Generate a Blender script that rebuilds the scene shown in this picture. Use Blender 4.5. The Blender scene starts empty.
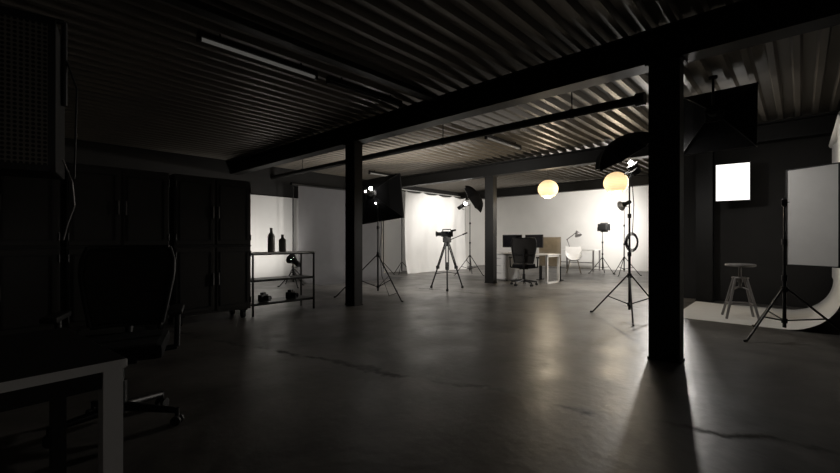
import bpy, bmesh, math, random
from mathutils import Vector, Matrix
random.seed(4)
V = Vector
C = bpy.context.scene.collection
bpy.context.scene.view_settings.view_transform = 'Standard'
bpy.context.scene.view_settings.exposure = 0.25

# ------------------------------------------------------------ materials
def mat(name, col, rough=0.5, metal=0.0, var=0.15, nscale=6.0, emit=None, estr=0.0, bump=0.0, spec=0.5):
    m = bpy.data.materials.new(name); m.use_nodes = True
    nt = m.node_tree; p = nt.nodes['Principled BSDF']
    tc = nt.nodes.new('ShaderNodeTexCoord')
    no = nt.nodes.new('ShaderNodeTexNoise'); no.inputs['Scale'].default_value = nscale
    no.inputs['Detail'].default_value = 4
    nt.links.new(tc.outputs['Object'], no.inputs['Vector'])
    r = nt.nodes.new('ShaderNodeValToRGB')
    r.color_ramp.elements[0].position = 0.3; r.color_ramp.elements[1].position = 0.7
    r.color_ramp.elements[0].color = (*[c*(1-var) for c in col], 1)
    r.color_ramp.elements[1].color = (*[min(1, c*(1+var)) for c in col], 1)
    nt.links.new(no.outputs['Fac'], r.inputs['Fac'])
    nt.links.new(r.outputs['Color'], p.inputs['Base Color'])
    p.inputs['Roughness'].default_value = rough
    p.inputs['Metallic'].default_value = metal
    p.inputs['Specular IOR Level'].default_value = spec
    if emit:
        p.inputs['Emission Color'].default_value = (*emit, 1)
        p.inputs['Emission Strength'].default_value = estr
    if bump:
        b = nt.nodes.new('ShaderNodeBump'); b.inputs['Strength'].default_value = bump
        b.inputs['Distance'].default_value = 0.01
        nt.links.new(no.outputs['Fac'], b.inputs['Height'])
        nt.links.new(b.outputs['Normal'], p.inputs['Normal'])
    return m

M = {}
M['blackwall'] = mat('black_wall_paint', (0.012, 0.011, 0.0098), 0.75, nscale=3)
M['whitewall'] = mat('white_wall_paint', (0.74, 0.73, 0.705), 0.7, var=0.03, nscale=2)
M['steel'] = mat('black_steel', (0.0085, 0.008, 0.007), 0.5, 0.0, nscale=5, bump=0.1, spec=0.3)
M['deck'] = mat('roof_deck_metal', (0.185, 0.168, 0.144), 0.42, 0.35, var=0.08, nscale=1.2)
M['blk'] = mat('black_plastic', (0.010, 0.010, 0.010), 0.5, spec=0.35)
M['blkm'] = mat('black_metal', (0.014, 0.014, 0.014), 0.4, 0.3)
M['fabric'] = mat('black_fabric', (0.008, 0.008, 0.009), 0.85, nscale=40, bump=0.3, spec=0.2)
M['mesh'] = mat('chair_mesh', (0.035, 0.033, 0.031), 0.75, nscale=120, bump=0.5, spec=0.2)
M['cab'] = mat('cabinet_steel', (0.022, 0.0205, 0.0185), 0.4, 0.2, nscale=3)
M['chrome'] = mat('brushed_metal', (0.45, 0.45, 0.45), 0.3, 0.9)
M['grey'] = mat('grey_metal', (0.20, 0.19, 0.185), 0.45, 0.3)
M['paper'] = mat('white_paper', (0.78, 0.77, 0.74), 0.65, var=0.03)
M['greypaper'] = mat('grey_paper', (0.125, 0.123, 0.126), 0.7, var=0.04)
M['cloth'] = mat('white_cloth', (0.78, 0.775, 0.76), 0.8, var=0.03, nscale=2)
M['white'] = mat('white_laminate', (0.80, 0.79, 0.77), 0.4, var=0.04)
M['desktop'] = mat('dark_desk_top', (0.010, 0.0095, 0.009), 0.6, spec=0.3)
M['wood'] = mat('beige_board', (0.25, 0.22, 0.175), 0.6, nscale=9)
M['glass'] = mat('screen_glass', (0.006, 0.006, 0.008), 0.12)
M['tube'] = mat('dim_tube', (0.30, 0.29, 0.27), 0.35, emit=(1, 0.97, 0.9), estr=0.05)
M['refl'] = mat('reflector_board', (0.82, 0.81, 0.79), 0.7, var=0.03)
M['silver'] = mat('umbrella_silver', (0.6, 0.6, 0.6), 0.4, 0.4)
M['bottle'] = mat('bottle_ceramic', (0.22, 0.21, 0.195), 0.3, 0.2)
M['dif'] = mat('diffuser_lit', (0.8, 0.8, 0.8), 0.8, var=0.3, nscale=9, emit=(1, 0.97, 0.93), estr=1.2)
M['dif2'] = mat('diffuser_lit_key', (0.8, 0.8, 0.8), 0.8, emit=(1, 0.955, 0.90), estr=28.0)
M['bulb'] = mat('lamp_glow', (1, 1, 1), 0.5, emit=(1, 0.96, 0.9), estr=40.0)
M['fill_glow'] = mat('fill_panel_glow', (0.5, 0.5, 0.5), 0.5, emit=(1.0, 0.93, 0.86), estr=0.24)  # glow of the added fill panel behind the camera

def lantern_mat():
    m = mat('rice_paper_glow', (0.85, 0.75, 0.5), 0.8)
    nt = m.node_tree; p = nt.nodes['Principled BSDF']
    tc = nt.nodes.new('ShaderNodeTexCoord'); w = nt.nodes.new('ShaderNodeTexWave')
    w.bands_direction = 'Z'; w.inputs['Scale'].default_value = 9; w.inputs['Distortion'].default_value = 0.4
    nt.links.new(tc.outputs['Object'], w.inputs['Vector'])
    r = nt.nodes.new('ShaderNodeValToRGB')
    r.color_ramp.elements[0].color = (1, 0.62, 0.29, 1); r.color_ramp.elements[1].color = (1, 0.74, 0.43, 1)
    nt.links.new(w.outputs['Fac'], r.inputs['Fac'])
    nt.links.new(r.outputs['Color'], p.inputs['Emission Color'])
    sx = nt.nodes.new('ShaderNodeSeparateXYZ'); nt.links.new(tc.outputs['Object'], sx.inputs[0])
    ab = nt.nodes.new('ShaderNodeMath'); ab.operation = 'ABSOLUTE'; nt.links.new(sx.outputs['Z'], ab.inputs[0])
    mr = nt.nodes.new('ShaderNodeMapRange'); mr.inputs['From Min'].default_value = 0.02; mr.inputs['From Max'].default_value = 0.24
    mr.inputs['To Min'].default_value = 1.15; mr.inputs['To Max'].default_value = 0.62
    nt.links.new(ab.outputs[0], mr.inputs['Value']); nt.links.new(mr.outputs[0], p.inputs['Emission Strength'])
    return m
M['lantern'] = lantern_mat()

def perf_mat():
    m = mat('perforated_metal', (0.05, 0.045, 0.04), 0.5, 0.3)
    nt = m.node_tree; p = nt.nodes['Principled BSDF']
    tc = nt.nodes.new('ShaderNodeTexCoord'); v = nt.nodes.new('ShaderNodeTexVoronoi')
    v.inputs['Scale'].default_value = 45; v.inputs['Randomness'].default_value = 0.0
    nt.links.new(tc.outputs['Object'], v.inputs['Vector'])
    r = nt.nodes.new('ShaderNodeValToRGB')
    r.color_ramp.elements[0].position = 0.35; r.color_ramp.elements[1].position = 0.42
    r.color_ramp.elements[0].color = (0.002, 0.002, 0.002, 1); r.color_ramp.elements[1].color = (0.20, 0.18, 0.155, 1)
    nt.links.new(v.outputs['Distance'], r.inputs['Fac'])
    nt.links.new(r.outputs['Color'], p.inputs['Base Color'])
    return m
M['perf'] = perf_mat()

def floor_mat():
    m = bpy.data.materials.new('concrete_floor'); m.use_nodes = True
    nt = m.node_tree; p = nt.nodes['Principled BSDF']; N = nt.nodes.new; L = nt.links.new
    def math_(op, a, b_=None):
        n = N('ShaderNodeMath'); n.operation = op
        for i, x in enumerate((a, b_)):
            if x is None: continue
            if isinstance(x, (int, float)): n.inputs[i].default_value = x
            else: L(x, n.inputs[i])
        return n.outputs[0]
    tc = N('ShaderNodeNewGeometry')
    P = tc.outputs['Position']
    n1 = N('ShaderNodeTexNoise'); n1.inputs['Scale'].default_value = 0.9; n1.inputs['Detail'].default_value = 9; n1.inputs['Roughness'].default_value = 0.68
    n1.inputs['Distortion'].default_value = 0.6
    L(P, n1.inputs['Vector'])
    r1 = N('ShaderNodeValToRGB')
    r1.color_ramp.elements[0].position = 0.34; r1.color_ramp.elements[1].position = 0.66
    r1.color_ramp.elements[0].color = (0.044, 0.041, 0.0375, 1); r1.color_ramp.elements[1].color = (0.148, 0.139, 0.127, 1)
    L(n1.outputs['Fac'], r1.inputs['Fac'])
    dn = N('ShaderNodeTexNoise'); dn.inputs['Scale'].default_value = 2.2; dn.inputs['Detail'].default_value = 6; dn.inputs['Roughness'].default_value = 0.6
    L(P, dn.inputs['Vector'])
    sp = N('ShaderNodeSeparateXYZ'); L(P, sp.inputs[0])
    nf = math_('MULTIPLY', math_('SUBTRACT', dn.outputs['Fac'], 0.5), 0.6)
    def crack(a, b_, width):
        e = math_('ADD', math_('ADD', sp.outputs['X'], math_('MULTIPLY', sp.outputs['Y'], b_)), -a)
        e = math_('ABSOLUTE', math_('ADD', e, nf))
        n = N('ShaderNodeMapRange'); n.inputs['From Min'].default_value = width*0.15; n.inputs['From Max'].default_value = width
        n.inputs['To Min'].default_value = 1; n.inputs['To Max'].default_value = 0
        L(e, n.inputs['Value']); return n.outputs[0]
    c = math_('MAXIMUM', crack(2.96, 0.254, 0.06), crack(7.6, 0.12, 0.04))
    n3 = N('ShaderNodeTexNoise'); n3.inputs['Scale'].default_value = 1.7; n3.inputs['Detail'].default_value = 4
    L(P, n3.inputs['Vector'])
    r3 = N('ShaderNodeValToRGB'); r3.color_ramp.elements[0].position = 0.42; r3.color_ramp.elements[1].position = 0.54
    L(n3.outputs['Fac'], r3.inputs['Fac'])
    mu = math_('MULTIPLY', math_('MULTIPLY', c, r3.outputs['Color']), 0.8)
    m2 = N('ShaderNodeMix'); m2.data_type = 'RGBA'
    L(mu, m2.inputs[0]); L(r1.outputs['Color'], m2.inputs[6]); m2.inputs[7].default_value = (0.018, 0.017, 0.016, 1)
    L(m2.outputs[2], p.inputs['Base Color'])
    mr = N('ShaderNodeMapRange'); mr.inputs['To Min'].default_value = 0.18; mr.inputs['To Max'].default_value = 0.56
    L(dn.outputs['Fac'], mr.inputs['Value'])
    L(math_('ADD', mr.outputs[0], math_('MULTIPLY', mu, 0.4)), p.inputs['Roughness'])
    n4 = N('ShaderNodeTexNoise'); n4.inputs['Scale'].default_value = 14; n4.inputs['Detail'].default_value = 8
    L(P, n4.inputs['Vector'])
    bp = N('ShaderNodeBump'); bp.inputs['Strength'].default_value = 0.22; bp.inputs['Distance'].default_value = 0.01
    L(n4.outputs['Fac'], bp.inputs['Height']); L(bp.outputs['Normal'], p.inputs['Normal'])
    return m
M['floor'] = floor_mat()

# ------------------------------------------------------------ builder
class B:
    def __init__(s, name):
        s.name = name; s.v = []; s.f = []; s.fm = []; s.fs = []; s.mats = []
    def mi(s, k):
        if k not in s.mats: s.mats.append(k)
        return s.mats.index(k)
    def add(s, vs, fs, k, smooth=False, mx=None):
        o = len(s.v); i = s.mi(k)
        for v in vs: s.v.append((mx @ V(v)) if mx else V(v))
        for f in fs: s.f.append([o+a for a in f]); s.fm.append(i); s.fs.append(smooth)
    def box(s, c, size, k, rot=None, bev=0.0, mx=None):
        bm = bmesh.new(); bmesh.ops.create_cube(bm, size=1)
        for v in bm.verts: v.co = V((v.co.x*size[0], v.co.y*size[1], v.co.z*size[2]))
        if bev: bmesh.ops.bevel(bm, geom=bm.edges[:], offset=bev, segments=2, affect='EDGES', profile=0.7)
        m = Matrix.Translation(V(c))
        if rot is not None:
            m = m @ rot.to_4x4()
        if mx: m = mx @ m
        bm.verts.index_update()
        s.add([v.co.copy() for v in bm.verts], [[v.index for v in f.verts] for f in bm.faces], k, False, m)
        bm.free()
    def cyl(s, a, b, r, k, r2=None, seg=12, mx=None):
        a = V(a); b = V(b); r2 = r if r2 is None else r2
        d = (b-a)
        if d.length < 1e-6: return
        q = d.to_track_quat('Z', 'Y').to_matrix()
        vs = []
        for i in range(seg):
            t = 2*math.pi*i/seg; vs.append(a + q @ V((math.cos(t)*r, math.sin(t)*r, 0)))
        for i in range(seg):
            t = 2*math.pi*i/seg; vs.append(b + q @ V((math.cos(t)*r2, math.sin(t)*r2, 0)))
        s.add(vs, [[i, (i+1) % seg, seg+(i+1) % seg, seg+i] for i in range(seg)], k, True, mx)
        s.add(vs[:seg][::-1], [list(range(seg))], k, False, mx); s.add(vs[seg:], [list(range(seg))], k, False, mx)
    def tube(s, pts, r, k, seg=8, mx=None):
        for a, b in zip(pts[:-1], pts[1:]): s.cyl(a, b, r, k, seg=seg, mx=mx)
    def lathe(s, prof, k, mx=None, seg=24, smooth=True):
        vs = []; n = len(prof)
        for r, z in prof:
            for i in range(seg):
                t = 2*math.pi*i/seg + math.pi/seg; vs.append((r*math.cos(t), r*math.sin(t), z))
        fs = [[j*seg+i, j*seg+(i+1) % seg, (j+1)*seg+(i+1) % seg, (j+1)*seg+i] for j in range(n-1) for i in range(seg)]
        s.add(vs, fs, k, smooth, mx)
    def disc(s, r, z, k, mx=None, seg=24):
        s.add([(r*math.cos(2*math.pi*i/seg+math.pi/seg), r*math.sin(2*math.pi*i/seg+math.pi/seg), z) for i in range(seg)], [list(range(seg))], k, False, mx)
    def sph(s, c, r, k, sc=(1, 1, 1), seg=20):
        n = seg//2
        s.lathe([(r*math.sin(math.pi*j/n)+1e-5, r*math.cos(math.pi*j/n)) for j in range(n+1)], k, Matrix.Translation(V(c)) @ Matrix.Diagonal((*sc, 1)), seg)
    def grid(s, fn, nu, nv, k, smooth=True, mx=None):
        vs = [fn(i/nu, j/nv) for j in range(nv+1) for i in range(nu+1)]
        fs = [[j*(nu+1)+i, j*(nu+1)+i+1, (j+1)*(nu+1)+i+1, (j+1)*(nu+1)+i] for j in range(nv) for i in range(nu)]
        s.add(vs, fs, k, smooth, mx)
    def done(s, loc=(0, 0, 0), rz=0.0):
        me = bpy.data.meshes.new(s.name)
        me.from_pydata([tuple(v) for v in s.v], [], s.f)
        for k in s.mats: me.materials.append(M[k])
        for i, p in enumerate(me.polygons):
            p.material_index = s.fm[i]; p.use_smooth = s.fs[i]
        me.update()
        o = bpy.data.objects.new(s.name, me); C.objects.link(o)
        o.location = loc; o.rotation_euler = (0, 0, rz)
        return o

def axis(origin, d, up=(0, 0, 1)):
    z = V(d).normalized(); x = V(up).cross(z)
    if x.length < 1e-4: x = V((1, 0, 0))
    x.normalize(); y = z.cross(x)
    m = Matrix((x, y, z)).transposed().to_4x4()
    return Matrix.Translation(V(origin)) @ m

def lamp(parent, name, wp, target, kind='SPOT', power=100, col=(1, 0.955, 0.90), size=0.06, angle=120, blend=0.8):
    L = bpy.data.lights.new(name, kind); L.energy = power; L.color = col; L.shadow_soft_size = size
    if kind == 'SPOT': L.spot_size = math.radians(angle); L.spot_blend = blend
    o = bpy.data.objects.new(name, L); C.objects.link(o)
    m = Matrix.Translation(V(wp))
    if target is not None:
        m = m @ (V(target)-V(wp)).to_track_quat('-Z', 'Y').to_matrix().to_4x4()
    bpy.context.view_layer.update()
    o.parent = parent; o.matrix_parent_inverse = parent.matrix_world.inverted(); o.matrix_world = m
    return o

# ------------------------------------------------------------ room shell
S0, S1, T0, T1, H = -2.5, 16.0, -3.0, 10.3, 3.05
def simple(name, c, size, k):
    b = B(name); b.box((0, 0, 0), size, k); return b.done(c)
simple('floor', ((S0+S1)/2, (T0+T1)/2, -0.1), (S1-S0+0.4, T1-T0+0.4, 0.2), 'floor')
simple('wall_left', ((S0+S1)/2, T1+0.1, 1.7), (S1-S0+0.4, 0.2, 3.4), 'blackwall')
simple('wall_right', ((S0+S1)/2, T0-0.1, 1.7), (S1-S0+0.4, 0.2, 3.4), 'blackwall')
simple('wall_back', (S1+0.1, (T0+T1)/2, 1.7), (0.2, T1-T0, 3.4), 'whitewall')
simple('wall_front', (S0-0.1, (T0+T1)/2, 1.7), (0.2, T1-T0, 3.4), 'blackwall')
simple('wall_partition', (9.2, (T0+1.75)/2, H/2), (0.16, 1.75-T0, H), 'blackwall')
# added fill light: unseen glowing panel, framed like a window, on the side wall
b = B('added_fill_panel')
b.box((0, 0, 0), (3.0, 0.01, 1.3), 'fill_glow')
for x in (-1.5, -0.5, 0.5, 1.5): b.box((x, 0.02, 0), (0.05, 0.05, 1.36), 'grey')
for z in (-0.66, 0.66): b.box((0, 0.02, z), (3.05, 0.05, 0.05), 'grey')
b.done((0.0, T0+0.01, 1.75))
b = B('trim_white_wall_panel')
b.box(((4.6+9.5)/2, T1-0.02, 1.13), (4.9, 0.04, 2.26), 'whitewall')
b.box(((9.5+S1)/2, T1-0.02, 1.45), (S1-9.5, 0.04, 2.9), 'whitewall')
b.done()
b = B('ceiling')
pitch = 0.20; prof = []
t = T0
while t < T1-0.01:
    prof += [(t, 0.0), (t+0.055, 0.0), (t+0.075, 0.07), (t+0.18, 0.07)]
    t += pitch
prof.append((T1+0.1, 0.0))
n = len(prof)
vs = [(S0, p[0], H+p[1]) for p in prof] + [(S1, p[0], H+p[1]) for p in prof]
b.add(vs, [[i, i+1, n+i+1, n+i] for i in range(n-1)], 'deck')
b.box(((S0+S1)/2, (T0+T1)/2, H+0.2), (S1-S0+0.4, T1-T0+0.4, 0.1), 'deck')
b.done()

def ibeam(name, s):
    b = B(name); L = T1-T0; cy = (T0+T1)/2
    b.box((0, 0, 2.745), (0.22, L, 0.03), 'steel'); b.box((0, 0, 3.03), (0.22, L, 0.03), 'steel')
    b.box((0, 0, 2.89), (0.02, L, 0.28), 'steel')
    return b.done((s, cy, 0))
for s in (4.32, 8.9, 13.5): ibeam('ceiling_beam', s)
def column(s, t):
    b = B('steel_column')
    b.box((-0.075, 0, 1.365), (0.018, 0.25, 2.73), 'steel'); b.box((0.075, 0, 1.365), (0.018, 0.25, 2.73), 'steel')
    b.box((0, 0, 1.365), (0.14, 0.02, 2.73), 'steel')
    b.box((0, 0.118, 1.365), (0.14, 0.014, 2.73), 'steel'); b.box((0, -0.118, 1.365), (0.14, 0.014, 2.73), 'steel')
    b.box((0, 0, 0.008), (0.18, 0.27, 0.016), 'steel'); b.box((0, 0, 2.722), (0.22, 0.30, 0.016), 'steel')
    return b.done((s, t, 0))
column(4.32, 0.91); column(4.32, 5.55); column(8.9, 5.80); column(8.9, 1.26); column(13.5, 1.0)

b = B('ventilation_pipe')
b.cyl((0, 1.38, 0), (0, T1, 0), 0.055, 'steel', seg=20)
b.cyl((0, 1.33, 0), (0, 1.43, 0), 0.075, 'steel', seg=20)
for t in (2.2, 4.4, 6.6, 8.8):
    b.cyl((0, t, 0), (0, t, 0.285), 0.008, 'blkm'); b.cyl((0, t-.02, 0), (0, t+.02, 0), 0.065, 'blkm', seg=20)
b.done((5.3, 0, 2.76))

def tube_light(s0, s1, t, k='tube'):
    b = B('fluorescent_tube_light')
    L = s1-s0
    b.box((L/2, 0, 0.06), (L, 0.05, 0.05), 'steel', bev=0.008)
    b.cyl((0.03, 0, 0.015), (L-0.03, 0, 0.015), 0.017, k)
    b.box((0.015, 0, 0.02), (0.03, 0.05, 0.06), 'blk'); b.box((L-0.015, 0, 0.02), (0.03, 0.05, 0.06), 'blk')
    for x in (0.2, L-0.2): b.cyl((x, 0, 0.08), (x, 0, 0.118), 0.01, 'blk')
    b.done((s0, t, H-0.12))
tube_light(1.35, 2.61, 4.03); tube_light(2.75, 3.95, 4.03, 'blk'); tube_light(6.2, 7.45, 4.15); tube_light(7.3, 8.5, 8.7)
b = B('cable_tray')
b.box((0, 0, 0), (6.4, 0.11, 0.012), 'steel'); b.box((0, 0.055, 0.025), (6.4, 0.008, 0.05), 'steel'); b.box((0, -0.055, 0.025), (6.4, 0.008, 0.05), 'steel')
for x in (-2.6, -0.8, 1.0, 2.6): b.cyl((x, 0, 0), (x, 0, 0.098), 0.006, 'blkm')
b.done((0.9, 3.55, H-0.10))

# ------------------------------------------------------------ storage cabinets
def cabinet(s, w=0.97):
    b = B('storage_cabinet'); d = 0.5; z0 = 0.13; z1 = 1.93; zm = 1.02
    b.box((0, 0, (z0+z1)/2), (w, d, z1-z0), 'cab', bev=0.008)
    f = -d/2
    for (a, c) in ((z0+0.03, zm-0.015), (zm+0.015, z1-0.03)):
        for sx in (-1, 1):
            cx = sx*w/4; hw = w/2-0.03
            b.box((cx, f-0.01, (a+c)/2), (hw, 0.02, c-a-0.01), 'cab', bev=0.006)
            for e in (-1, 1):
                b.box((cx+e*(hw/2-0.045), f-0.024, (a+c)/2), (0.012, 0.012, c-a-0.12), 'blkm')
                b.box((cx, f-0.024, (a+c)/2+e*((c-a)/2-0.065)), (hw-0.09, 0.012, 0.012), 'blkm')
            b.box((sx*0.035, f-0.04, (a+c)/2), (0.014, 0.03, 0.16), 'grey', bev=0.004)
            for hz in (a+0.1, c-0.1): b.cyl((sx*(w/2-0.012), f-0.015, hz-0.04), (sx*(w/2-0.012), f-0.015, hz+0.04), 0.012, 'blkm')
    b.box((0, 0, zm), (w+0.006, d+0.02, 0.02), 'blkm')
    for sx in (-1, 1):
        for sy in (-1, 1):
            x, y = sx*(w/2-0.08), sy*(d/2-0.07)
            b.box((x, y, z0-0.01), (0.09, 0.09, 0.02), 'blkm')
            b.box((x-0.025, y, 0.085), (0.006, 0.05, 0.08), 'blkm'); b.box((x+0.025, y, 0.085), (0.006, 0.05, 0.08), 'blkm')
            b.cyl((x-0.02, y, 0.05), (x+0.02, y, 0.05), 0.05, 'blk', seg=18)
    b.done((s, 5.97, 0))
cabinet(2.135); cabinet(1.11); cabinet(0.09); cabinet(-0.93)

b = B('console_shelf')
W, D_, Z = 1.0, 0.38, 0.9
for x in (-W/2, W/2):
    for y in (-D_/2, D_/2): b.box((x, y, Z/2), (0.022, 0.022, Z), 'blkm')
for z in (0.16, 0.50, Z-0.01):
    for y in (-D_/2, D_/2): b.box((0, y, z), (W, 0.02, 0.02), 'blkm')
    for x in (-W/2, W/2): b.box((x, 0, z), (0.02, D_, 0.02), 'blkm')
b.box((0, 0, Z+0.008), (W+0.02, D_+0.02, 0.016), 'white')
b.box((0, 0, 0.515), (W-0.02, D_-0.02, 0.01), 'blkm'); b.box((0, 0, 0.175), (W-0.02, D_-0.02, 0.01), 'blkm')
b.done((3.16, 5.93, 0))
def bottle(s, t, h, r):
    b = B('ceramic_bottle')
    b.lathe([(0.001, 0), (r*0.9, 0), (r, 0.02), (r, h*0.62), (r*0.85, h*0.72), (r*0.4, h*0.8), (r*0.35, h*0.95), (r*0.48, h), (0.3*r, h), (0.001, h*0.97)], 'bottle')
    b.done((s, t, Z+0.016))
bottle(3.03, 5.92, 0.37, 0.052); bottle(3.23, 5.95, 0.27, 0.055)
def cam_body(b, c, sc=1.0):
    x, y, z = c
    b.box((x, y, z+0.05*sc), (0.15*sc, 0.07*sc, 0.10*sc), 'blk', bev=0.01)
    b.box((x, y, z+0.115*sc), (0.06*sc, 0.06*sc, 0.035*sc), 'blk', bev=0.006)
    b.cyl((x, y-0.03*sc, z+0.05*sc), (x, y-0.13*sc, z+0.05*sc), 0.038*sc, 'blk', seg=18)
    b.cyl((x, y-0.131*sc, z+0.05*sc), (x, y-0.133*sc, z+0.05*sc), 0.03*sc, 'glass', seg=18)
for (x, zz) in ((2.9, 0.18), (3.35, 0.18)):
    b = B('photo_camera'); cam_body(b, (0, 0, 0), 1.0); b.done((x, 5.92, zz), 0.4)

# ------------------------------------------------------------ stands
def stand(b, h, spread=0.55, ang=0.0, col=0.75, k='blkm', r=0.014):
    b.cyl((0, 0, 0.12), (0, 0, h*0.45), r*1.25, k); b.cyl((0, 0, h*0.45), (0, 0, h*0.72), r, k); b.cyl((0, 0, h*0.72), (0, 0, h), r*0.75, k)
    for z in (h*0.45, h*0.72):
        b.cyl((0, 0, z-0.03), (0, 0, z+0.03), r*1.9, 'blk'); b.cyl((0, 0, z), (0.05, 0, z), 0.008, 'blk')
    b.cyl((0, 0, col-0.03), (0, 0, col+0.03), r*2.2, 'blk'); b.cyl((0, 0, 0.17), (0, 0, 0.22), r*2.0, 'blk')
    for i in range(3):
        a = ang+i*2*math.pi/3; u = V((math.cos(a), math.sin(a), 0))
        top = u*0.03+V((0, 0, col)); foot = u*spread+V((0, 0, 0.018))
        b.cyl(top, foot, r*0.8, k, seg=8)
        mid = top.lerp(foot, 0.55); b.cyl(u*0.02+V((0, 0, 0.2)), mid, r*0.6, k, seg=8)
        b.cyl(foot+u*0.0, foot+u*0.04-V((0, 0, 0.004)), 0.014, 'blk', seg=8)

def strobe(b, mx, L=0.3, led=True):
    b.cyl((0, 0, -L), (0, 0, -0.02), 0.06, 'blk', seg=20, mx=mx); b.cyl((0, 0, -L-0.01), (0, 0, -L), 0.055, 'grey' if led else 'fabric', seg=20, mx=mx)
    b.cyl((0, 0, -0.03), (0, 0, 0.0), 0.08, 'blkm', seg=20, mx=mx)
    b.tube([(0.075, 0, -L*0.5), (0.075, -0.12, -L*0.5), (-0.075, -0.12, -L*0.5), (-0.075, 0, -L*0.5)], 0.009, 'blk', mx=mx)
    if led: b.box((0.03, 0, -L-0.012), (0.025, 0.03, 0.004), 'bulb', mx=mx)

def rectbox(b, mx, w, h, depth, dif='dif', rim=0.05):
    def ring(a, c, z): return [(-a/2, -c/2, z), (a/2, -c/2, z), (a/2, c/2, z), (-a/2, c/2, z)]
    rings = [ring(0.16, 0.16, 0), ring(w*0.62, h*0.62, depth*0.45), ring(w, h, depth), ring(w, h, depth+rim), ring(w*0.97, h*0.97, depth+rim), ring(w*0.97, h*0.97, depth+0.01)]
    b.add(rings[0], [[0, 1, 2, 3]], 'fabric', False, mx)
    for A, Bq in zip(rings[:-1], rings[1:]):
        b.add(A+Bq, [[i, (i+1) % 4, 4+(i+1) % 4, 4+i] for i in range(4)], 'fabric', False, mx)
    b.add(ring(w*0.97, h*0.97, depth+0.012), [[0, 1, 2, 3]], dif, False, mx)
    for i in range(4):
        b.tube([rings[0][i], rings[1][i], rings[2][i], rings[3][i]], 0.007, 'blk', 6, mx)
    b.cyl((0, 0, -0.02), (0, 0, 0.015), 0.1, 'blk', seg=20, mx=mx)

def umbrella(b, mx, R=0.48, depth=0.2, inside='silver', outside='fabric', n=8, rod=0.65):
    def pt(i, u, off=0):
        t = 2*math.pi*i/n; r = R*math.sin(u*1.35)/math.sin(1.35); z = depth*(1-math.cos(u*1.35))/(1-math.cos(1.35))
        return V((r*math.cos(t), r*math.sin(t), z+off))
    for off, k in ((0.0, outside), (0.006, inside)):
        for i in range(n):
            def fn(a, u, i=i, off=off):
                p = pt(i, u, off).lerp(pt(i+1, u, off), a); sag = 1-0.09*math.sin(math.pi*a)*u
                return V((p.x*sag, p.y*sag, p.z))
            b.grid(fn, 4, 8, k, True, mx)
        for i in range(n): b.tube([pt(i, u/6, 0.01) for u in range(7)], 0.004, 'blkm', 6, mx)
    b.cyl((0, 0, -0.05), (0, 0, rod), 0.005, 'blkm', mx=mx)

b = B('square_softbox_on_stand')
stand(b, 1.86, 0.80, math.radians(20), 0.8)
ax = axis((-0.10, 0.06, 1.98), (0.90, 0.40, -0.14)) @ Matrix.Rotation(math.radians(-8), 4, 'Z')
strobe(b, ax, 0.22); rectbox(b, ax, 0.92, 0.90, 0.38, 'dif2')
b.cyl((0, 0, 1.80), (-0.1, 0.05, 1.93), 0.02, 'blk'); b.sph((-0.22, -0.04, 2.07), 0.035, 'bulb'); b.sph((-0.1, -0.05, 1.80), 0.012, 'bulb')
b.tube([(0.02, -0.03, 1.8), (0.06, -0.05, 1.3), (0.0, -0.05, 0.9), (0.05, -0.06, 0.4), (0.2, -0.1, 0.012), (0.6, 0.1, 0.012)], 0.006, 'blk')
b.done((5.23, 5.97, 0))

b = B('video_camera_tripod')
for i in range(3):
    a = math.radians(100+120*i); u = V((math.cos(a), math.sin(a), 0)); w = V((-u.y, u.x, 0))
    top = u*0.05+V((0, 0, 1.0)); kn = u*0.24+V((0, 0, 0.48)); ft = u*0.41+V((0, 0, 0.03))
    for e in (-1, 1):
        b.cyl(top+w*0.03*e, kn+w*0.03*e, 0.014, 'blkm', seg=8)
    b.cyl(top.lerp(kn, 0.75), ft, 0.018, 'blkm', seg=8)
    b.box(kn, (0.06, 0.06, 0.07), 'blk', bev=0.008); b.cyl(ft-V((0, 0, 0.03)), ft+V((0, 0, 0.02)), 0.028, 'blk')
    b.cyl((0, 0, 0.38), u*0.3+V((0, 0, 0.33)), 0.008, 'blkm', seg=8)
b.cyl((0, 0, 0.96), (0, 0, 1.05), 0.075, 'blk', r2=0.06, seg=20)
b.box((0, 0, 1.1), (0.14, 0.14, 0.11), 'blk', bev=0.015); b.box((0, 0, 1.165), (0.2, 0.08, 0.02), 'blkm', bev=0.003)
b.cyl((0.03, -0.05, 1.1), (0.36, -0.28, 1.26), 0.009, 'blkm'); b.cyl((0.28, -0.225, 1.222), (0.37, -0.287, 1.265), 0.015, 'blk')
R_ = Matrix.Rotation(math.radians(-40), 3, 'Z'); mx = Matrix.Translation((0, 0, 1.175)) @ R_.to_4x4()
b.box((0, 0, 0.06), (0.26, 0.1, 0.12), 'blk', bev=0.012, mx=mx); b.cyl((-0.13, 0, 0.06), (-0.22, 0, 0.06), 0.045, 'blk', seg=18, mx=mx)
b.cyl((-0.22, 0, 0.06), (-0.25, 0, 0.06), 0.055, 'blk', r2=0.06, seg=18, mx=mx); b.tube([(-0.1, 0, 0.12), (-0.1, 0, 0.16), (0.09, 0, 0.16), (0.09, 0, 0.12)], 0.011, 'blk', mx=mx)
b.cyl((0.1, 0.0, 0.13), (0.2, 0, 0.15), 0.022, 'blk', mx=mx); b.box((0.0, -0.09, 0.09), (0.1, 0.015, 0.06), 'glass', mx=mx)
b.done((7.14, 5.81, 0))

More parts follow.
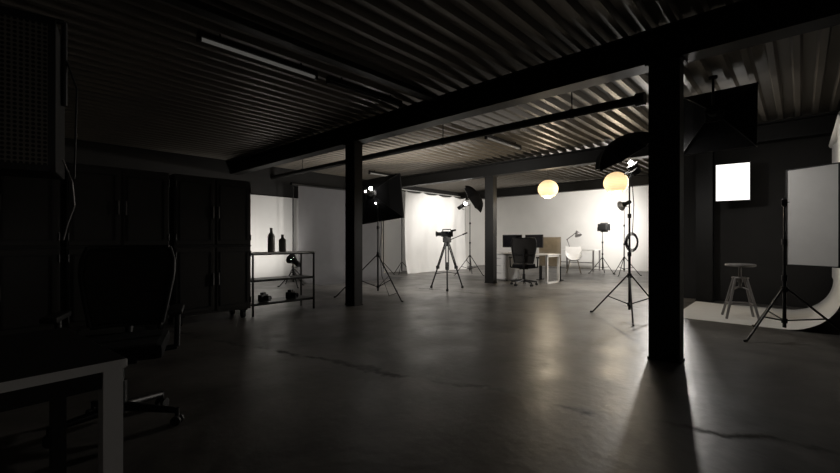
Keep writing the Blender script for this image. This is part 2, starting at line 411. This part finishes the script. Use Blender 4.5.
UP = V((10.44, 7.57, 0))
b = B('umbrella_light')
stand(b, 2.25, 0.5, 0.5, 0.6)
dirv = V((-0.25, 0.75, -0.45)).normalized()
ap = V((0.15, -0.25, 2.5))
mxu = axis(ap, dirv); umbrella(b, mxu, 0.5, 0.24)
hd = ap+dirv*0.55; mxs = axis(hd, -dirv); strobe(b, mxs, 0.24)
b.sph(hd-dirv*0.03, 0.05, 'bulb')
b.cyl((0, 0, 2.2), hd+dirv*0.1, 0.014, 'blkm')
ul = b.done(UP)
lamp(ul, 'modelling_lamp', UP+ap+dirv*0.35, (11.0, 9.3, 1.0), power=205, size=0.2, angle=140, blend=0.8)

def backdrop_stand(b, x, h):
    b.cyl((x, 0, 0.1), (x, 0, h), 0.016, 'blkm')
    for i in range(3):
        a = math.radians(90+120*i); b.cyl((x, 0, 0.4), (x+0.35*math.cos(a), 0.35*math.sin(a), 0.012), 0.011, 'blkm', seg=8)
b = B('grey_paper_backdrop')
backdrop_stand(b, -1.5, 2.55); backdrop_stand(b, 1.6, 2.55)
b.cyl((-1.55, 0, 2.53), (1.65, 0, 2.53), 0.05, 'blkm', seg=20)
def fn(u, v):
    x = -1.38+2.86*u
    L = v*3.3
    if L < 2.0: return V((x, -0.05, 2.5-L))
    if L < 2.785: a = (L-2.0)/0.5; return V((x, -0.05-0.5*(1-math.cos(a)), 0.503-0.5*math.sin(a)))
    return V((x, -0.55-(L-2.785), 0.004))
b.grid(fn, 4, 60, 'greypaper')
b.done((6.95, 9.5, 0))

b = B('white_cloth_backdrop')
backdrop_stand(b, -1.7, 2.72); backdrop_stand(b, 1.7, 2.72)
b.cyl((-1.72, 0, 2.7), (1.72, 0, 2.7), 0.02, 'blkm')
def fc(u, v):
    x = -1.62+3.24*u; z = 2.7*(1-v)+0.01*v
    z -= 0.07*math.sin(math.pi*((u*4) % 1.0))*(1-v)
    amp = 0.008+0.014*v
    y = -0.10+amp*math.sin(u*38+1.5*math.sin(v*3))+0.03*math.sin(u*13+v*4)
    return V((x, y-0.22*max(0, v-0.85)/0.15*(0.3), z))
b.grid(fc, 120, 30, 'cloth')
b.done((11.0, 9.45, 0))

b = B('background_light')
stand(b, 0.55, 0.32, 0.3, 0.35)
mx = axis((0, 0, 0.62), (-0.15, 0.9, 0.45)); strobe(b, mx, 0.22, False); b.lathe([(0.08, 0), (0.13, 0.1)], 'blkm', mx); b.sph((-0.01, 0.05, 0.65), 0.05, 'bulb')
bl = b.done((5.0, 8.7, 0))
lamp(bl, 'modelling_lamp', (5.0, 8.82, 0.70), (4.9, 10.3, 1.3), power=58, size=0.06, angle=120)

# ------------------------------------------------------------ workstation
def office_chair(loc, rz, w=0.5, hb=0.58):
    b = B('office_chair')
    for i in range(5):
        a = 2*math.pi*i/5+0.3; u = V((math.cos(a), math.sin(a), 0)); wv = V((-u.y, u.x, 0))
        b.cyl(u*0.03+V((0, 0, 0.125)), u*0.30+V((0, 0, 0.085)), 0.028, 'blkm', r2=0.017)
        p = u*0.31
        for e in (-1, 1): b.cyl(p+wv*0.012*e+V((0, 0, 0.028)), p+wv*0.03*e+V((0, 0, 0.028)), 0.028, 'blk', seg=14)
        b.cyl(p+V((0, 0, 0.03)), p+V((0, 0, 0.1)), 0.012, 'blkm')
    b.cyl((0, 0, 0.09), (0, 0, 0.28), 0.035, 'blkm'); b.cyl((0, 0, 0.28), (0, 0, 0.42), 0.02, 'blkm')
    b.box((0, 0, 0.42), (0.2, 0.26, 0.05), 'blk', bev=0.01)
    b.box((0, 0.02, 0.48), (w, 0.48, 0.085), 'fabric', bev=0.035)
    b.tube([(0, -0.12, 0.42), (0, -0.27, 0.46), (0, -0.31, 0.62), (0, -0.35, 0.9)], 0.022, 'blk')
    z0, z1 = 0.56, 0.56+hb
    def P(x, z):
        v = (z-z0)/(z1-z0); half = (w*0.40+w*0.12*min(1, v*1.6))*(1.0-0.10*max(0, v-0.85)/0.15)
        return V((x*half, -0.27-0.10*v+0.015*math.sin(v*math.pi)+0.04*(x*x), z))
    b.grid(lambda u, v: P(u*2-1, z0+(z1-z0)*v), 16, 16, 'mesh')
    rim = [P(-1+2*i/10, z0) for i in range(11)]+[P(1, z0+(z1-z0)*i/12) for i in range(1, 13)]+[P(1-2*i/10, z1) for i in range(1, 11)]+[P(-1, z1-(z1-z0)*i/12) for i in range(1, 13)]
    b.tube(rim, 0.016, 'blk')
    b.tube([P(-0.95, z0+0.2)+V((0, -.02, 0)), P(0, z0+0.2)+V((0, -.03, 0)), P(0.95, z0+0.2)+V((0, -.02, 0))], 0.018, 'blk')
    for e in (-1, 1):
        b.tube([(e*0.1, -0.02, 0.42), (e*(w/2+0.05), -0.02, 0.44), (e*(w/2+0.055), -0.03, 0.66)], 0.017, 'blkm')
        b.box((e*(w/2+0.05), 0.02, 0.675), (0.075, 0.26, 0.03), 'blk', bev=0.012)
    return b.done(loc, rz)
office_chair((9.0, 4.92, 0), math.radians(-62), 0.54)
office_chair((0.56, 2.92, 0), math.radians(160), 0.47, 0.49)

b = B('work_desk')
b.box((0, 0, 0.725), (0.75, 1.75, 0.03), 'white', bev=0.004)
for x in (-0.33, 0.33): b.box((x, -0.83, 0.355), (0.05, 0.05, 0.71), 'white')
b.box((0, -0.83, 0.02), (0.7, 0.05, 0.04), 'white'); b.box((0, -0.83, 0.69), (0.7, 0.05, 0.04), 'white')
b.box((0, 0.56, 0.36), (0.6, 0.54, 0.66), 'white', bev=0.004)
for z in (0.14, 0.34, 0.54): b.box((-0.31, 0.56, z+0.01), (0.02, 0.52, 0.185), 'white', bev=0.003); b.box((-0.325, 0.56, z+0.06), (0.012, 0.14, 0.012), 'chrome')
for x in (-0.25, 0.25):
    for y in (0.36, 0.76): b.cyl((x, y, 0), (x, y, 0.04), 0.02, 'blk')
b.done((9.98, 5.47, 0))
def monitor(s, t, rz, k='glass', w=0.56):
    b = B('computer_monitor')
    b.box((0, 0, 0.33), (0.03, w, 0.35), 'blk', bev=0.006); b.box((-0.0165, 0, 0.33), (0.002, w-0.03, 0.32), k)
    b.box((0.03, 0, 0.2), (0.02, 0.06, 0.36), 'grey'); b.box((0.02, 0, 0.006), (0.18, 0.22, 0.012), 'grey', bev=0.004)
    b.done((s, t, 0.74), rz)
monitor(10.1, 5.88, 0.15); monitor(10.1, 5.22, -0.15)
b = B('desk_divider_board'); b.box((0, 0, 0.78), (0.03, 0.62, 0.80), 'wood', bev=0.004)
for y in (-0.27, 0.27): b.box((0, y, 0.2), (0.03, 0.08, 0.4), 'blkm'); b.box((0, y, 0.01), (0.4, 0.06, 0.02), 'blkm')
b.done((10.62, 5.02, 0))
b = B('keyboard'); b.box((0, 0, 0.01), (0.14, 0.42, 0.016), 'blk', bev=0.003)
for i in range(5):
    for j in range(14): b.box((-0.05+i*0.025, -0.185+j*0.0285, 0.021), (0.02, 0.023, 0.006), 'blkm')
b.done((9.8, 5.35, 0.74))

def lantern(s, t, z, r):
    b = B('paper_lantern')
    b.sph((0, 0, 0), r, 'lantern', (1, 1, 0.93), 32)
    for j in range(1, 12):
        ph = math.pi*j/12; rr = r*math.sin(ph)*1.004; zz = 0.93*r*math.cos(ph)
        b.lathe([(rr-0.002, zz+0.002), (rr+0.002, zz), (rr-0.002, zz-0.002)], 'lantern', None, 32)
    b.cyl((0, 0, r*0.9), (0, 0, r*0.99), 0.035, 'blk'); b.cyl((0, 0, r*0.95), (0, 0, H-z-0.003), 0.004, 'blk'); b.cyl((0, 0, H-z-0.03), (0, 0, H-z-0.003), 0.04, 'blk')
    o = b.done((s, t, z))
    lamp(o, 'lantern_glow', (s, t, z-r-0.06), None, 'POINT', 34, (1, 0.84, 0.62), 0.05)
    return o
lantern(9.65, 4.61, 2.37, 0.245); lantern(9.63, 3.0, 2.37, 0.26)

b = B('product_table')
b.box((0, 0, 0.745), (0.7, 1.3, 0.03), 'white', bev=0.004)
for x in (-0.31, 0.31):
    for y in (-0.6, 0.6): b.box((x, y, 0.365), (0.045, 0.045, 0.73), 'grey')
b.box((-0.31, 0, 0.3), (0.03, 1.2, 0.03), 'grey')
b.done((14.9, 5.9, 0))
b = B('articulated_desk_lamp')
b.cyl((0, 0, 0), (0, 0, 0.025), 0.11, 'grey', seg=24)
b.cyl((0, 0, 0.02), (0, 0.12, 0.36), 0.016, 'grey'); b.cyl((0, 0.12, 0.36), (-0.05, -0.25, 0.62), 0.016, 'grey'); b.sph((0, 0.12, 0.36), 0.03, 'grey')
b.lathe([(0.03, -0.06), (0.05, 0.0), (0.13, 0.14), (0.125, 0.14), (0.045, 0.01)], 'grey', axis((-0.05, -0.27, 0.62), (-0.2, -0.4, -0.8)))
b.done((14.8, 6.2, 0.76))
b = B('white_shell_chair')
def sh(u, v):
    x = (u-0.5)*0.50; a = v
    if a < 0.5: y = 0.22-a*0.8; z = 0.45-0.03*math.sin(a*2*math.pi)
    else: y = -0.18-0.10*(a-0.5)*2; z = 0.45+(a-0.5)*2*0.42
    z += 0.16*(abs(u-0.5)*2)**3*(1 if a < .7 else .2); return V((x, y, z))
b.grid(sh, 12, 20, 'white'); b.grid(lambda u, v: sh(u, v)-V((0, 0, 0.012)), 12, 20, 'white')
for x in (-1, 1):
    for y in (-1, 1): b.cyl((x*0.12, y*0.1, 0.43), (x*0.22, y*0.2, 0), 0.014, 'wood')
b.done((13.4, 5.50, 0), 2.0)

b = B('studio_lamp_on_stand')
stand(b, 1.42, 0.42, 0.2, 0.5)
b.box((0, 0, 1.52), (0.16, 0.26, 0.22), 'blk', bev=0.02); b.tube([(0, 0.16, 1.52), (0, 0.16, 1.40), (0, -0.16, 1.40), (0, -0.16, 1.52)], 0.01, 'blkm')
b.box((0.085, 0, 1.52), (0.01, 0.2, 0.16), 'bulb')
for e in (-1, 1): b.box((0.14, e*0.15, 1.52), (0.12, 0.006, 0.22), 'blkm', rot=Matrix.Rotation(e*0.4, 3, 'Z')); b.box((0.14, 0, 1.52+e*0.13), (0.12, 0.24, 0.006), 'blkm', rot=Matrix.Rotation(-e*0.4, 3, 'Y'))
sl = b.done((13.9, 4.75, 0))
lamp(sl, 'modelling_lamp', (14.05, 4.75, 1.52), (16, 4.9, 1.5), power=70, size=0.1, angle=160, blend=0.9)

def strobe_stand(name, loc, h, d, target, power, angle):
    b = B(name)
    stand(b, h, 0.45, 1.0, 0.55)
    mx = axis((0, 0, h+0.05), d); strobe(b, mx, 0.22, False); b.lathe([(0.08, 0), (0.16, 0.12), (0.155, 0.12), (0.075, 0.0)], 'silver', mx); b.disc(0.07, 0.005, 'bulb', mx)
    o = b.done(loc)
    lamp(o, 'modelling_lamp', V(loc)+V((0, 0, h+0.05))+V(d).normalized()*0.16, target, power=power, size=0.14, angle=angle, blend=0.8)
strobe_stand('tall_studio_light', (13.6, 4.0, 0), 2.15, (0.4, 0.85, -0.30), (16, 7.8, 1.4), 290, 150)
strobe_stand('added_strobe_light', (11.6, 2.20, 0), 2.35, (-0.9, 0.12, -0.35), (6.0, 2.9, 0.3), 480, 130)  # added strobe, hidden behind the near column to throw its shadow forward

# ------------------------------------------------------------ right hand set
b = B('black_umbrella_light')
stand(b, 2.0, 0.55, math.radians(200), 0.6)
dv = V((0.42, -0.36, -0.80)).normalized(); ap = V((-0.20, 0.12, 2.50))
umbrella(b, axis(ap, dv), 0.44, 0.24, 'silver', 'fabric', rod=0.5)
hd = ap+dv*0.42; strobe(b, axis(hd, -dv), 0.14, False); b.sph(hd-dv*0.03, 0.03, 'bulb'); b.cyl((0, 0, 1.95), hd+dv*0.06, 0.014, 'blkm')
sx_, sy_ = 0.681, -0.7325
for k_ in range(4):
    rr = 0.10+0.012*k_
    b.tube([(rr*0.68*math.cos(a/14*2*math.pi)*sx_+0.02-0.008*k_, rr*0.68*math.cos(a/14*2*math.pi)*sy_-0.03, 1.07+rr*math.sin(a/14*2*math.pi)) for a in range(15)], 0.005, 'blk', 6)
b.tube([(0.02, -0.03, 1.9), (0.06, -0.04, 1.6), (0.03, -0.03, 1.17)], 0.006, 'blk', 6)
bu = b.done((6.22, 1.76, 0))
lamp(bu, 'modelling_lamp', V((6.22, 1.76, 0))+ap+dv*0.33, (6.9, 0.4, 0.6), power=90, size=0.12, angle=140)

b = B('hanging_softbox_light')
mx = axis((0, 0, 0), (0.75, -0.02, -0.10)); strobe(b, mx, 0.12, False); rectbox(b, mx, 0.76, 0.78, 0.24)
b.cyl((-0.10, 0, 0.0), (-0.10, 0, H-2.63-0.004), 0.014, 'blkm'); b.cyl((-0.10, 0, H-2.63-0.03), (-0.10, 0, H-2.63-0.004), 0.045, 'blk')
b.done((6.04, 0.76, 2.63))

b = B('square_softbox_light')
mx = axis((0, 0, 0), (-0.86, -0.10, 0.0)); rectbox(b, mx, 0.47, 0.64, 0.16)
b.cyl((0.0, 0, 0), (0.16, 0, 0), 0.06, 'blk', seg=18); b.cyl((0.14, 0, 0), (0.262, 0, 0), 0.02, 'blkm'); b.box((0.262, 0, 0), (0.012, 0.14, 0.2), 'blkm')
b.done((8.85, 0.86, 2.08))

b = B('white_paper_sweep')
def fs(u, v):
    s = 6.72+1.95*u; L = v*4.0
    if L < 2.0: return V((s, -0.36+0.02*math.sin(u*7), 2.5-L))
    a = (L-2.0)/0.5
    if a < math.pi/2: return V((s, 0.14-0.5*math.cos(a), 0.505-0.5*math.sin(a)))
    q = L-2.0-0.785
    return V((s, 0.14+q, 0.005+0.012*max(0, q-0.9)*(1+math.sin(u*9))))
b.grid(fs, 10, 80, 'paper')
b.cyl((6.62, -0.36, 2.53), (8.77, -0.36, 2.53), 0.045, 'paper', seg=20)
for s in (6.6, 8.82):
    b.cyl((s, -0.40, 0.05), (s, -0.40, 2.56), 0.016, 'blkm')
    for i in range(3):
        a = math.radians(30+120*i); b.cyl((s, -0.40, 0.4), (s+0.3*math.cos(a) if s < 8 else s+0.16*math.cos(a), -0.40-abs(0.3*math.sin(a)), 0.012), 0.011, 'blkm', seg=8)
b.done()

b = B('studio_stool')
b.lathe([(0.001, 0.76), (0.165, 0.76), (0.178, 0.75), (0.178, 0.73), (0.16, 0.722), (0.001, 0.722)], 'grey', None, 32)
b.cyl((0, 0, 0.42), (0, 0, 0.725), 0.018, 'grey'); b.cyl((0, 0, 0.50), (0, 0, 0.58), 0.035, 'grey')
b.lathe([(0.001, 0.57), (0.10, 0.57), (0.10, 0.555), (0.001, 0.555)], 'grey')
for i in range(4):
    a = math.pi/4+i*math.pi/2+0.25; u = V((math.cos(a), math.sin(a), 0))
    b.cyl(u*0.085+V((0, 0, 0.57)), u*0.255+V((0, 0, 0.0)), 0.016, 'grey')
    u2 = V((math.cos(a+math.pi/2), math.sin(a+math.pi/2), 0))
    b.cyl(u*0.195+V((0, 0, 0.2)), u2*0.195+V((0, 0, 0.2)), 0.009, 'grey'); b.cyl(u*0.135+V((0, 0, 0.4)), V((0, 0, 0.44)), 0.009, 'grey')
b.done((7.28, 0.62, 0.007))

b = B('reflector_board_stand')
stand(b, 1.5, 0.58, math.radians(150), 0.55)
b.cyl((0, 0, 1.48), (0.02, 0, 1.56), 0.025, 'blk')
nrm = V((-0.85, 0.53, 0)).normalized(); side = V((-0.53, -0.85, 0)).normalized()
rotm = Matrix((side, nrm, V((0, 0, 1)))).transposed()
pc = side*0.26+V((0, 0, 1.35))
b.box(pc, (0.46, 0.012, 1.04), 'refl', rot=rotm)
for e in (-1, 1):
    b.box(pc+side*0.235*e, (0.012, 0.02, 1.06), 'blk', rot=rotm); b.box(pc+V((0, 0, 0.525*e)), (0.47, 0.02, 0.012), 'blk', rot=rotm)
b.cyl((0, 0, 1.52), side*0.30+V((0, 0, 1.52))-nrm*0.02, 0.01, 'blkm'); b.box((0, 0, 1.52), (0.05, 0.05, 0.07), 'blk', bev=0.008)
b.done((6.14, 0.13, 0))

# ------------------------------------------------------------ left foreground
b = B('foreground_desk')
w, d = 1.7, 0.72
b.box((-w/2, d/2, 0.725), (w, d, 0.025), 'desktop')
b.box((-w/2, -0.002, 0.7225), (w, 0.006, 0.026), 'white'); b.box((0.002, d/2, 0.7225), (0.006, d, 0.022), 'white')
for x in (-0.03, -w+0.03):
    b.box((x, 0.03, 0.355), (0.05, 0.05, 0.71), 'white'); b.box((x, d-0.03, 0.355), (0.045, 0.045, 0.71), 'blkm')
b.box((-w/2, 0.03, 0.68), (w-0.1, 0.03, 0.05), 'blkm'); b.box((-w/2, d-0.03, 0.68), (w-0.1, 0.03, 0.05), 'blkm')
b.done((0.305, 1.52, 0), math.radians(5))

b = B('perforated_loudspeaker')
b.box((0, 0, 0), (0.66, 0.34, 0.78), 'blk', bev=0.012)
b.box((0, -0.175, 0), (0.60, 0.012, 0.72), 'perf')
for e in (-1, 1): b.box((e*0.315, -0.178, 0), (0.03, 0.02, 0.78), 'blkm'); b.box((0, -0.178, e*0.375), (0.66, 0.02, 0.03), 'blkm')
b.tube([(-0.345, 0, 0), (-0.345, 0, 0.46), (0.345, 0, 0.46), (0.345, 0, 0)], 0.014, 'blkm'); b.cyl((0, 0, 0.45), (0, 0, H-1.84-0.003), 0.025, 'blkm')
b.tube([(0.34, -0.02, -0.3), (0.38, -0.03, -0.42), (0.39, -0.03, -0.55), (0.36, -0.02, -0.65), (0.34, 0.0, -0.74)], 0.005, 'grey', 6)
b.tube([(0.34, -0.0, 0.3), (0.40, -0.02, 0.1), (0.39, -0.03, -0.4)], 0.005, 'blk', 6)
b.done((-0.02, 3.05, 1.84), math.radians(-12))

# ------------------------------------------------------------ world + camera
w = bpy.data.worlds.new('World'); bpy.context.scene.world = w; w.use_nodes = True
w.node_tree.nodes['Background'].inputs[0].default_value = (0.01, 0.01, 0.01, 1)
cd = bpy.data.cameras.new('camera'); co = bpy.data.objects.new('camera', cd); C.objects.link(co)
cd.sensor_width = 36; cd.lens = 17.53; cd.shift_y = 0.0042; cd.clip_start = 0.05; cd.clip_end = 100
co.location = (0, 0, 1.1)
co.rotation_euler = V((0.7325, 0.681, 0)).to_track_quat('-Z', 'Y').to_euler()
bpy.context.scene.camera = co
